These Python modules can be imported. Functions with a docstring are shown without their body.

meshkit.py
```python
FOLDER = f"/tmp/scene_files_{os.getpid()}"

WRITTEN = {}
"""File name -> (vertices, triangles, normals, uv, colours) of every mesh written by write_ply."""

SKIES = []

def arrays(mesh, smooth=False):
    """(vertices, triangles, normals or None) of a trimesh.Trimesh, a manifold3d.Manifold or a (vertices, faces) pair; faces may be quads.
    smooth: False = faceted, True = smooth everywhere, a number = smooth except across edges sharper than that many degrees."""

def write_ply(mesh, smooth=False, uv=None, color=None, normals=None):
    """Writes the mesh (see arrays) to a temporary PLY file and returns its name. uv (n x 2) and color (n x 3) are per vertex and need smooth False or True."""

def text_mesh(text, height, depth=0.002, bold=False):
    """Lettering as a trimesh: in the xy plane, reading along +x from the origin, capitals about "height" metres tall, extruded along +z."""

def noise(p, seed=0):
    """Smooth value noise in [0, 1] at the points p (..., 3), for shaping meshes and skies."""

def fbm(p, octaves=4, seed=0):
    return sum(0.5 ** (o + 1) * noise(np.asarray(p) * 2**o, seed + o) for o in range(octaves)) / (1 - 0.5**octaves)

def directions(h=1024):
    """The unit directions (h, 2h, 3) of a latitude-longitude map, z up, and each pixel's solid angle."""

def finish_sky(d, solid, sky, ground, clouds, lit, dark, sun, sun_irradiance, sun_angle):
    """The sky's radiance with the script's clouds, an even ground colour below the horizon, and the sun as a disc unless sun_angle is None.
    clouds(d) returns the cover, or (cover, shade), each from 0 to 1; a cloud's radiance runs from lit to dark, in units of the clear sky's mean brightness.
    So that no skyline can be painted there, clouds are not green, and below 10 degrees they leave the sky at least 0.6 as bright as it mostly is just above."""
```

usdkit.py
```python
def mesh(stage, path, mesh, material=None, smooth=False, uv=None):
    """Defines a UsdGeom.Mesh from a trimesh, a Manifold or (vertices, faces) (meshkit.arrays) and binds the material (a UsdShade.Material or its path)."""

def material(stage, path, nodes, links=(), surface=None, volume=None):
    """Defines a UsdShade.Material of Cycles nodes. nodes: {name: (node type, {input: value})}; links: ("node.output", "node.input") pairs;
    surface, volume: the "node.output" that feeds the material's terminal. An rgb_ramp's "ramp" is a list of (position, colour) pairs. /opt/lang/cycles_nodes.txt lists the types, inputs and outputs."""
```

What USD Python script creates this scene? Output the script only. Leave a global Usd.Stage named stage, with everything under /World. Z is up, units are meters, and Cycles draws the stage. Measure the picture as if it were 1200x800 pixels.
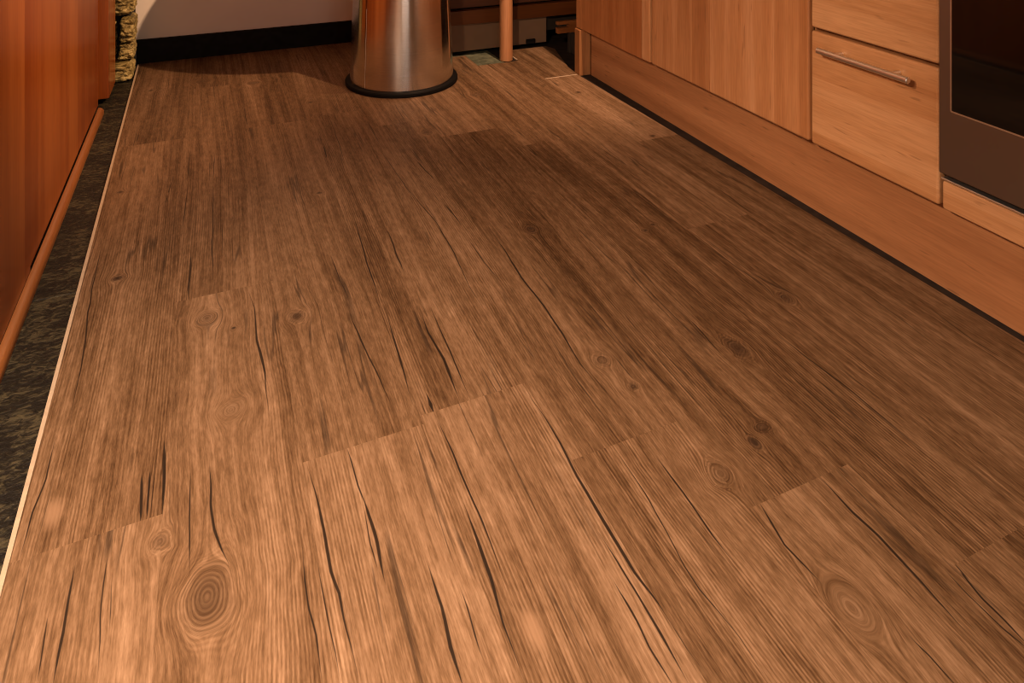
import math, random
import numpy as np, trimesh, manifold3d
import usdkit, meshkit
from pxr import Usd, UsdGeom, UsdLux, Gf, Sdf, Vt

random.seed(7)
RNG = np.random.default_rng(7)
stage = Usd.Stage.CreateInMemory()
UsdGeom.SetStageUpAxis(stage, 'Z')
UsdGeom.SetStageMetersPerUnit(stage, 1.0)
UsdGeom.Xform.Define(stage, '/World')
stage.SetDefaultPrim(stage.GetPrimAtPath('/World'))

# ------------------------------------------------------------------ camera (x: across the kitchen, y: along it, z: up)
cam = UsdGeom.Camera.Define(stage, '/World/camera')
cam.AddTranslateOp().Set(Gf.Vec3d(0, 0, 0.75))
cam.AddRotateZOp().Set(-23.0)
cam.AddRotateXOp().Set(90.0)
cam.CreateHorizontalApertureAttr(36.0)
cam.CreateVerticalApertureAttr(24.0)
cam.CreateFocalLengthAttr(25.44)
cam.CreateVerticalApertureOffsetAttr(-17.25)          # a shift lens: the horizon lies above the frame
cam.CreateClippingRangeAttr(Gf.Vec2f(0.05, 50))
cam.CreateExposureAttr(0.0)

# ------------------------------------------------------------------ unseen lamps: some inferred from shadows and brightness, some added to brighten
WARM = (1.0, 0.57, 0.36)
# swivelling spotlights: place, aim, power, cone, softness, colour, radius, label
SPOTS = [
    ((-0.20, 0.36, 0.95), (0.28, 0.18, -0.93), 41.0, 54.0, 0.6, (1.0, 0.67, 0.45), 0.03, 'swivelling steel spotlight on a ceiling rod turned down to the floor'),
    ((-0.13, 0.58, 1.00), (1.30, 0.90, -0.16), 25.0, 38.0, 0.8, (1.0, 0.66, 0.43), 0.03, 'added swivelling steel spotlight on a ceiling rod brightening the right-hand doors'),  # unseen lamp, added to lift the upper doors and drawers
    ((1.08, 1.20, 1.50), (-0.73, 0.57, -0.12), 60.0, 49.0, 0.45, (1.0, 0.56, 0.30), 0.008, 'swivelling steel spotlight on a ceiling rod turned to the left cabinets'),
    ((1.07, 1.13, 2.28), (-0.03, 1.16, -2.28), 92.0, 18.0, 1.0, (1.0, 0.58, 0.34), 0.01, 'added swivelling steel spotlight close to the ceiling brightening the bin corner'),  # unseen lamp, added to light the table leg and bin corner
]
# made-up glazed door behind the photographer, added for its fill light: x range, z range, radiance, colour
FILL_DOOR = ((-0.24, 0.62), (0.10, 1.0), 2.8, (1.0, 0.80, 0.66))


# ------------------------------------------------------------------ helpers
taken = {}


def numbered(parent, name):
    k = (parent, name)
    n = taken.get(k, 0)
    taken[k] = n + 1
    return name if n == 0 else '%s_%03d' % (name, n)


ORIGIN = {}


def thing(name, loc=(0, 0, 0), label=None, cat=None, group=None, kind=None):
    path = '/World/' + numbered('/World', name)
    x = UsdGeom.Xform.Define(stage, path)
    x.AddTranslateOp().Set(Gf.Vec3d(*map(float, loc)))
    ORIGIN[path] = np.array(loc, float)
    tag(x.GetPrim(), label, cat, group, kind)
    return path


def tag(p, label=None, cat=None, group=None, kind=None):
    for k, v in (('label', label), ('category', cat), ('group', group), ('kind', kind)):
        if v:
            p.SetCustomDataByKey(k, v)


def obj(name, m, mat, parent='/World', smooth=30, label=None, cat=None, group=None, kind=None):
    """One Mesh prim; the mesh is given in world coordinates and moved into its parent's."""
    v, f, _ = meshkit.arrays(m, False)
    path = parent + '/' + numbered(parent, name)
    ORIGIN[path] = ORIGIN.get(parent, np.zeros(3))
    p = usdkit.mesh(stage, path, trimesh.Trimesh(v - ORIGIN[path], f, process=False), mat, smooth=smooth)
    tag(p.GetPrim(), label, cat, group, kind)
    return path


def rbox(x0, x1, y0, y1, z0, z1, r=0.002, seg=2):
    """A box with rounded edges."""
    r = min(r, (x1 - x0) / 2.01, (y1 - y0) / 2.01, (z1 - z0) / 2.01)
    a = np.linspace(0, np.pi / 2, seg + 1)
    dirs = np.array([(np.cos(p) * np.cos(t), np.cos(p) * np.sin(t), np.sin(p)) for p in a for t in a])
    pts = []
    for sx, cx in ((-1, x0 + r), (1, x1 - r)):
        for sy, cy in ((-1, y0 + r), (1, y1 - r)):
            for sz, cz in ((-1, z0 + r), (1, z1 - r)):
                pts.append(dirs * r * (sx, sy, sz) + (cx, cy, cz))
    return arrays_of(manifold3d.Manifold.hull_points(np.unique(np.vstack(pts).round(7), axis=0)))


def arrays_of(man):
    m = man.to_mesh()
    return trimesh.Trimesh(np.array(m.vert_properties)[:, :3], np.array(m.tri_verts), process=True)


def hull(pts):
    return arrays_of(manifold3d.Manifold.hull_points(np.asarray(pts, float)))


def join(*ms):
    return trimesh.util.concatenate(ms)


def lathe(profile, centre, n=96):
    m = trimesh.creation.revolve(np.array(profile, float), sections=n)
    m.apply_translation((centre[0], centre[1], 0))
    return m


def tube(a, b, r, n=24, caps=0.0015):
    a, b = np.array(a, float), np.array(b, float)
    L = np.linalg.norm(b - a)
    m = trimesh.creation.revolve([(0, 0), (r - caps, 0), (r, caps), (r, L - caps), (r - caps, L), (0, L)], sections=n)
    m.apply_transform(trimesh.geometry.align_vectors((0, 0, 1), (b - a) / L))
    m.apply_translation(a)
    return m


def prism(outline, z0, z1):
    import shapely.geometry as sg
    m = trimesh.creation.extrude_polygon(sg.Polygon(outline), z1 - z0, engine='earcut')
    m.apply_translation((0, 0, z0))
    return m


def skew(m):
    """The right-hand run of cabinets stands a degree off the planks' direction."""
    m = m.copy()
    v = np.array(m.vertices)
    v[:, 0] += 0.017 * (v[:, 1] - 1.0)
    m.vertices = v
    return m


# ------------------------------------------------------------------ materials
MATS = {}
LOOKS = '/World/Looks'
UsdGeom.Scope.Define(stage, LOOKS)


def mat(name, nodes, links, surface):
    MATS[name] = usdkit.material(stage, LOOKS + '/' + name, nodes, links, surface=surface)
    return MATS[name]


def plain(name, color, rough=0.5, metallic=0.0, bump=None, vary=0.0, scale=20, coat=0.0, spec=0.5):
    n = {'geo': ('geometry', {}), 'p': ('principled_bsdf', {'base_color': color, 'roughness': rough, 'metallic': metallic, 'coat_weight': coat, 'specular_ior_level': spec})}
    l = []
    if vary:
        n['noise'] = ('noise_texture', {'scale': scale, 'detail': 5.0, 'roughness': 0.6})
        n['ramp'] = ('rgb_ramp', {'ramp': [(0.3, tuple(c * (1 - vary) for c in color)), (0.7, tuple(min(1, c * (1 + vary)) for c in color))]})
        l += [('geo.position', 'noise.vector'), ('noise.fac', 'ramp.fac'), ('ramp.color', 'p.base_color')]
    if bump:
        n['bn'] = ('noise_texture', {'scale': bump[0], 'detail': 4.0})
        n['bump'] = ('bump', {'strength': bump[1], 'distance': bump[2]})
        l += [('geo.position', 'bn.vector'), ('bn.fac', 'bump.height'), ('bump.normal', 'p.normal')]
    return mat(name, n, l, 'p.BSDF')


def board(name, base, dark, light, along, stave_axis=None, stave=0.07, rough=0.33, flecks=0.0, stave_amount=0.55, offset=0.0, spec=0.5):
    """Oiled alder boards: fibres along an axis, optional glued staves of differing tone."""
    sc = {'x': (2.5, 60, 60), 'y': (60, 2.5, 60), 'z': (60, 60, 2.5)}[along]
    fine = tuple(s * 6 for s in sc)
    n = {
        'geo': ('geometry', {}),
        'm1': ('mapping', {'mapping_type': 'point', 'scale': sc, 'location': (offset, offset * 2, offset * 3)}),
        'm2': ('mapping', {'mapping_type': 'point', 'scale': fine, 'location': (offset, 0, 0)}),
        'n1': ('noise_texture', {'scale': 0.35, 'detail': 4.0, 'roughness': 0.55, 'distortion': 0.6}),
        'n2': ('noise_texture', {'scale': 1.0, 'detail': 3.0, 'roughness': 0.6}),
        'r1': ('rgb_ramp', {'ramp': [(0.28, dark), (0.5, base), (0.74, light)]}),
        'fib': ('rgb_ramp', {'ramp': [(0.3, (0.84, 0.82, 0.8)), (0.62, (1.03, 1.03, 1.03))]}),
        'mul': ('mix', {'mix_type': 'multiply', 'fac': 1.0}),
        'p': ('principled_bsdf', {'roughness': rough, 'specular_ior_level': spec}),
        'bump': ('bump', {'strength': 0.12, 'distance': 0.0005}),
    }
    l = [('geo.position', 'm1.vector'), ('geo.position', 'm2.vector'), ('m1.vector', 'n1.vector'), ('m2.vector', 'n2.vector'), ('n2.fac', 'fib.fac'),
         ('r1.color', 'mul.color1'), ('fib.color', 'mul.color2'), ('n2.fac', 'bump.height'), ('bump.normal', 'p.normal')]
    top = 'n1.fac'
    if stave_axis:
        n['sep'] = ('separate_xyz', {})
        n['div'] = ('math', {'math_type': 'multiply_add', 'value2': 1.0 / stave, 'value3': 13.37 + offset})
        n['flo'] = ('math', {'math_type': 'floor'})
        n['wn'] = ('white_noise_texture', {'dimensions': '1D'})
        n['sub'] = ('math', {'math_type': 'subtract', 'value2': 0.5})
        n['mad'] = ('math', {'math_type': 'multiply_add', 'value2': stave_amount})
        l += [('geo.position', 'sep.vector'), ('sep.' + stave_axis, 'div.value1'), ('div.value', 'flo.value1'), ('flo.value', 'wn.w'), ('wn.value', 'sub.value1'),
              ('sub.value', 'mad.value1'), ('n1.fac', 'mad.value3')]
        top = 'mad.value'
    l.append((top, 'r1.fac'))
    last = 'mul.color'
    if flecks:
        fs = {'x': (30, 260, 260), 'y': (260, 30, 260), 'z': (260, 260, 30)}[along]
        n['m3'] = ('mapping', {'mapping_type': 'point', 'scale': fs, 'location': (3.1 + offset, 0, 0)})
        n['n3'] = ('noise_texture', {'scale': 0.5, 'detail': 1.0})
        n['r3'] = ('rgb_ramp', {'ramp': [(0.70, (0, 0, 0)), (0.76, (1, 1, 1))]})
        n['fl'] = ('mix', {'mix_type': 'mix', 'color2': tuple(c * 0.35 for c in dark)})
        n['fm'] = ('math', {'math_type': 'multiply', 'value2': flecks})
        l += [('geo.position', 'm3.vector'), ('m3.vector', 'n3.vector'), ('n3.fac', 'r3.fac'), ('r3.color', 'fm.value1'), ('fm.value', 'fl.fac'), (last, 'fl.color1')]
        last = 'fl.color'
    l.append((last, 'p.base_color'))
    return mat(name, n, l, 'p.BSDF')

CRACKS = [
    (1.2, [(np.float64(-0.07),np.float64(1.815)),(np.float64(-0.073),np.float64(1.771)),(np.float64(-0.077),np.float64(1.697))]),
    (1.0, [(np.float64(-0.035),np.float64(1.782)),(np.float64(-0.039),np.float64(1.658)),(np.float64(-0.04),np.float64(1.542))]),
    (2.4, [(np.float64(-0.023),np.float64(1.471)),(np.float64(-0.025),np.float64(1.379)),(np.float64(-0.026),np.float64(1.327))]),
    (1.2, [(np.float64(0.018),np.float64(1.811)),(np.float64(0.017),np.float64(1.666)),(np.float64(0.013),np.float64(1.487)),(np.float64(0.013),np.float64(1.316))]),
    (1.0, [(np.float64(0.034),np.float64(1.589)),(np.float64(0.029),np.float64(1.43))]),
    (1.4, [(np.float64(-0.187),np.float64(1.639)),(np.float64(-0.179),np.float64(1.53)),(np.float64(-0.178),np.float64(1.417)),(np.float64(-0.174),np.float64(1.365)),(np.float64(-0.176),np.float64(1.361)),(np.float64(-0.168),np.float64(1.273)),(np.float64(-0.165),np.float64(1.194)),(np.float64(-0.165),np.float64(1.145)),(np.float64(-0.162),np.float64(1.066)),(np.float64(-0.163),np.float64(1.029))]),
    (1.2, [(np.float64(-0.176),np.float64(1.098)),(np.float64(-0.175),np.float64(1.014)),(np.float64(-0.18),np.float64(0.968)),(np.float64(-0.18),np.float64(0.935)),(np.float64(-0.181),np.float64(0.906))]),
    (2.0, [(np.float64(-0.047),np.float64(1.014)),(np.float64(-0.045),np.float64(0.959)),(np.float64(-0.044),np.float64(0.908))]),
    (1.5, [(np.float64(-0.061),np.float64(0.971)),(np.float64(-0.06),np.float64(0.915))]),
    (1.6, [(np.float64(-0.069),np.float64(0.969)),(np.float64(-0.066),np.float64(0.913))]),
    (1.3, [(np.float64(-0.015),np.float64(0.956)),(np.float64(-0.015),np.float64(0.875)),(np.float64(-0.015),np.float64(0.822))]),
    (1.9, [(np.float64(0.005),np.float64(0.956)),(np.float64(0.007),np.float64(0.9)),(np.float64(0.01),np.float64(0.865)),(np.float64(0.017),np.float64(0.836)),(np.float64(0.023),np.float64(0.818))]),
    (1.8, [(np.float64(-0.126),np.float64(0.879)),(np.float64(-0.126),np.float64(0.843)),(np.float64(-0.125),np.float64(0.808)),(np.float64(-0.126),np.float64(0.762))]),
    (1.2, [(np.float64(-0.095),np.float64(0.888)),(np.float64(-0.095),np.float64(0.845)),(np.float64(-0.094),np.float64(0.812)),(np.float64(-0.089),np.float64(0.754))]),
    (1.0, [(np.float64(-0.088),np.float64(0.842)),(np.float64(-0.085),np.float64(0.8))]),
    (1.1, [(np.float64(-0.141),np.float64(0.825)),(np.float64(-0.139),np.float64(0.775))]),
    (1.8, [(np.float64(0.067),np.float64(1.318)),(np.float64(0.075),np.float64(1.26)),(np.float64(0.074),np.float64(1.17)),(np.float64(0.079),np.float64(1.097)),(np.float64(0.078),np.float64(1.055)),(np.float64(0.079),np.float64(1.002))]),
    (1.6, [(np.float64(0.283),np.float64(1.529)),(np.float64(0.278),np.float64(1.428)),(np.float64(0.271),np.float64(1.298)),(np.float64(0.269),np.float64(1.217)),(np.float64(0.266),np.float64(1.179)),(np.float64(0.268),np.float64(1.15))]),
    (1.5, [(np.float64(0.27),np.float64(1.172)),(np.float64(0.269),np.float64(1.122)),(np.float64(0.266),np.float64(1.056)),(np.float64(0.261),np.float64(0.981)),(np.float64(0.26),np.float64(0.948))]),
    (1.6, [(np.float64(0.333),np.float64(1.418)),(np.float64(0.328),np.float64(1.328)),(np.float64(0.326),np.float64(1.257))]),
    (1.9, [(np.float64(0.325),np.float64(1.153)),(np.float64(0.32),np.float64(1.087)),(np.float64(0.325),np.float64(1.023)),(np.float64(0.32),np.float64(0.932))]),
    (1.2, [(np.float64(0.215),np.float64(1.363)),(np.float64(0.217),np.float64(1.282)),(np.float64(0.223),np.float64(1.202))]),
    (1.6, [(np.float64(0.215),np.float64(1.191)),(np.float64(0.22),np.float64(1.13)),(np.float64(0.224),np.float64(1.074)),(np.float64(0.23),np.float64(1.011)),(np.float64(0.233),np.float64(0.95))]),
    (1.3, [(np.float64(0.412),np.float64(1.667)),(np.float64(0.416),np.float64(1.559)),(np.float64(0.421),np.float64(1.494)),(np.float64(0.43),np.float64(1.399)),(np.float64(0.428),np.float64(1.285)),(np.float64(0.419),np.float64(1.174)),(np.float64(0.421),np.float64(1.113)),(np.float64(0.423),np.float64(1.052))]),
    (1.5, [(np.float64(0.469),np.float64(1.466)),(np.float64(0.474),np.float64(1.38))]),
    (1.0, [(np.float64(0.469),np.float64(1.326)),(np.float64(0.469),np.float64(1.231)),(np.float64(0.476),np.float64(1.15))]),
    (1.8, [(np.float64(0.521),np.float64(1.36)),(np.float64(0.518),np.float64(1.253)),(np.float64(0.512),np.float64(1.167)),(np.float64(0.514),np.float64(1.073)),(np.float64(0.511),np.float64(1.001)),(np.float64(0.505),np.float64(0.935)),(np.float64(0.51),np.float64(0.851))]),
    (1.9, [(np.float64(0.406),np.float64(0.933)),(np.float64(0.413),np.float64(0.889)),(np.float64(0.415),np.float64(0.863)),(np.float64(0.415),np.float64(0.818)),(np.float64(0.411),np.float64(0.768)),(np.float64(0.411),np.float64(0.731)),(np.float64(0.411),np.float64(0.679)),(np.float64(0.412),np.float64(0.643)),(np.float64(0.416),np.float64(0.601)),(np.float64(0.417),np.float64(0.563)),(np.float64(0.42),np.float64(0.527))]),
    (1.7, [(np.float64(0.399),np.float64(0.7)),(np.float64(0.401),np.float64(0.665)),(np.float64(0.402),np.float64(0.624)),(np.float64(0.402),np.float64(0.583)),(np.float64(0.401),np.float64(0.537))]),
    (1.3, [(np.float64(0.387),np.float64(0.642)),(np.float64(0.387),np.float64(0.598)),(np.float64(0.386),np.float64(0.577)),(np.float64(0.388),np.float64(0.541))]),
    (1.5, [(np.float64(0.341),np.float64(1.147)),(np.float64(0.338),np.float64(1.038)),(np.float64(0.335),np.float64(0.932))]),
    (3.0, [(np.float64(0.282),np.float64(0.958)),(np.float64(0.282),np.float64(0.937))]),
    (1.5, [(np.float64(0.282),np.float64(0.926)),(np.float64(0.284),np.float64(0.874)),(np.float64(0.284),np.float64(0.827)),(np.float64(0.286),np.float64(0.773)),(np.float64(0.285),np.float64(0.729)),(np.float64(0.283),np.float64(0.684))]),
    (1.8, [(np.float64(0.274),np.float64(0.785)),(np.float64(0.273),np.float64(0.738)),(np.float64(0.272),np.float64(0.695)),(np.float64(0.271),np.float64(0.684)),(np.float64(0.267),np.float64(0.65)),(np.float64(0.267),np.float64(0.621)),(np.float64(0.266),np.float64(0.594))]),
    (1.8, [(np.float64(0.114),np.float64(0.917)),(np.float64(0.119),np.float64(0.865)),(np.float64(0.121),np.float64(0.813)),(np.float64(0.121),np.float64(0.758)),(np.float64(0.125),np.float64(0.749)),(np.float64(0.126),np.float64(0.705)),(np.float64(0.128),np.float64(0.653))]),
    (1.1, [(np.float64(0.165),np.float64(0.915)),(np.float64(0.167),np.float64(0.859)),(np.float64(0.17),np.float64(0.831))]),
    (2.0, [(np.float64(0.169),np.float64(0.839)),(np.float64(0.172),np.float64(0.785)),(np.float64(0.17),np.float64(0.738))]),
    (1.1, [(np.float64(0.166),np.float64(0.821)),(np.float64(0.165),np.float64(0.78)),(np.float64(0.166),np.float64(0.753))]),
    (1.4, [(np.float64(0.163),np.float64(0.694)),(np.float64(0.164),np.float64(0.638))]),
    (1.9, [(np.float64(0.216),np.float64(0.732)),(np.float64(0.216),np.float64(0.686)),(np.float64(0.213),np.float64(0.65)),(np.float64(0.213),np.float64(0.617))]),
    (1.2, [(np.float64(0.239),np.float64(0.69)),(np.float64(0.238),np.float64(0.638))]),
    (1.5, [(np.float64(0.474),np.float64(0.799)),(np.float64(0.473),np.float64(0.717)),(np.float64(0.469),np.float64(0.67)),(np.float64(0.463),np.float64(0.631)),(np.float64(0.463),np.float64(0.602)),(np.float64(0.466),np.float64(0.579)),(np.float64(0.47),np.float64(0.549)),(np.float64(0.469),np.float64(0.508))]),
    (1.4, [(np.float64(0.514),np.float64(0.759)),(np.float64(0.515),np.float64(0.701)),(np.float64(0.513),np.float64(0.647)),(np.float64(0.513),np.float64(0.61))]),
    (1.2, [(np.float64(0.587),np.float64(0.652)),(np.float64(0.577),np.float64(0.605)),(np.float64(0.581),np.float64(0.563))]),
    (1.9, [(np.float64(0.678),np.float64(0.655)),(np.float64(0.677),np.float64(0.604)),(np.float64(0.679),np.float64(0.572)),(np.float64(0.677),np.float64(0.523)),(np.float64(0.675),np.float64(0.499)),(np.float64(0.673),np.float64(0.466))]),
    (1.3, [(np.float64(0.711),np.float64(0.518)),(np.float64(0.709),np.float64(0.492)),(np.float64(0.709),np.float64(0.457)),(np.float64(0.712),np.float64(0.437))]),
    (1.8, [(np.float64(0.726),np.float64(0.517)),(np.float64(0.718),np.float64(0.483)),(np.float64(0.717),np.float64(0.459)),(np.float64(0.716),np.float64(0.44))]),
    (1.3, [(np.float64(0.865),np.float64(1.4)),(np.float64(0.869),np.float64(1.304)),(np.float64(0.871),np.float64(1.233)),(np.float64(0.885),np.float64(1.184))]),
    (1.4, [(np.float64(1.049),np.float64(1.304)),(np.float64(1.043),np.float64(1.214)),(np.float64(1.043),np.float64(1.168))]),
    (1.0, [(np.float64(1.051),np.float64(0.99)),(np.float64(1.032),np.float64(0.903)),(np.float64(1.027),np.float64(0.818)),(np.float64(1.014),np.float64(0.723))]),
    (1.2, [(np.float64(1.096),np.float64(0.841)),(np.float64(1.084),np.float64(0.745)),(np.float64(1.086),np.float64(0.676))]),
    (1.4, [(np.float64(0.821),np.float64(0.943)),(np.float64(0.819),np.float64(0.858)),(np.float64(0.822),np.float64(0.793)),(np.float64(0.827),np.float64(0.727)),(np.float64(0.827),np.float64(0.679)),(np.float64(0.827),np.float64(0.589))]),
    (1.7, [(np.float64(0.714),np.float64(0.951)),(np.float64(0.71),np.float64(0.884))]),
    (1.3, [(np.float64(0.62),np.float64(0.482)),(np.float64(0.622),np.float64(0.469)),(np.float64(0.622),np.float64(0.443))]),
    (1.0, [(np.float64(0.559),np.float64(0.928)),(np.float64(0.56),np.float64(0.879))]),
    (1.3, [(np.float64(0.403),np.float64(1.844)),(np.float64(0.41),np.float64(1.659)),(np.float64(0.417),np.float64(1.464))]),
    (1.2, [(np.float64(0.518),np.float64(2.138)),(np.float64(0.509),np.float64(1.923))]),
    (1.4, [(np.float64(0.472),np.float64(1.703)),(np.float64(0.481),np.float64(1.591))]),
    (2.2, [(np.float64(0.277),np.float64(1.874)),(np.float64(0.275),np.float64(1.808))]),
    (1.1, [(np.float64(0.322),np.float64(2.071)),(np.float64(0.316),np.float64(1.868)),(np.float64(0.307),np.float64(1.722))]),
    (1.1, [(np.float64(-0.032),np.float64(2.028)),(np.float64(-0.038),np.float64(1.766))]),
    (1.2, [(np.float64(0.023),np.float64(1.936)),(np.float64(0.016),np.float64(1.76))]),
    (1.0, [(np.float64(-0.06),np.float64(1.972)),(np.float64(-0.059),np.float64(1.82))]),
    (1.0, [(np.float64(0.2),np.float64(1.673)),(np.float64(0.22),np.float64(1.563))]),
    (1.2, [(np.float64(0.097),np.float64(0.807)),(np.float64(0.095),np.float64(0.768)),(np.float64(0.095),np.float64(0.739)),(np.float64(0.098),np.float64(0.71)),(np.float64(0.098),np.float64(0.666))]),
    (1.2, [(np.float64(0.109),np.float64(0.781)),(np.float64(0.111),np.float64(0.734)),(np.float64(0.112),np.float64(0.698)),(np.float64(0.112),np.float64(0.66))]),
    (1.0, [(np.float64(0.105),np.float64(2.297)),(np.float64(0.106),np.float64(2.081))]),
    (1.0, [(np.float64(-0.01),np.float64(2.463)),(np.float64(-0.015),np.float64(2.132))]),
]
KNOTS = [
    (0.002, 0.790, 0.0210, 1.60, 0.42),
    (0.137, 1.210, 0.0115, 1.25, 0.75),
    (0.003, 1.260, 0.0150, 1.20, 0.45),
    (-0.141, 1.439, 0.0095, 1.00, 1.00),
    (-0.171, 1.800, 0.0070, 0.90, 0.90),
    (0.595, 1.307, 0.0110, 1.30, 0.70),
    (0.740, 0.873, 0.0130, 1.50, 0.75),
    (0.896, 0.938, 0.0120, 1.40, 0.65),
    (0.642, 0.725, 0.0070, 1.60, 1.00),
    (0.668, 0.740, 0.0090, 0.80, 0.60),
    (0.801, 1.213, 0.0070, 0.80, 1.00),
    (0.827, 1.226, 0.0060, 0.80, 0.70),
    (0.768, 2.090, 0.0140, 1.00, 0.55),
    (-0.155, 2.525, 0.0080, 0.90, 1.00),
    (-0.010, 2.563, 0.0150, 0.90, 0.55),
    (0.145, 2.479, 0.0150, 0.90, 0.55),
    (0.290, 2.219, 0.0080, 0.90, 0.80),
    (0.539, 0.929, 0.0110, 1.10, 0.40),
    (1.068, 1.988, 0.0090, 1.00, 0.90),
    (1.085, 1.608, 0.0080, 0.90, 1.00),
    (0.590, 0.529, 0.0170, 1.80, 0.14),
    (0.572, 0.704, 0.0130, 1.40, 0.25),
    (0.544, 1.863, 0.0120, 1.20, 0.60),
    (0.552, 0.866, 0.0060, 1.00, 0.70),
    (0.042, 1.218, 0.0040, 1.00, 1.00),
    (-0.158, 0.958, 0.0100, 2.20, -0.75),
    (0.292, 0.633, 0.0095, 2.40, -0.75),
    (-0.045, 0.873, 0.0090, 1.30, 0.40),
    (0.231, 1.625, 0.0070, 0.80, 0.80),
    (0.032, 1.041, 0.0140, 1.20, 0.15),
]

# printed plank pattern: cracks (half-width in mm, points on the floor in m) and knots (x, y, radius, elongation, darkness; negative = pale)
def A(n, c):
    return {n: ('attribute', {'attribute': c})}


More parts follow.
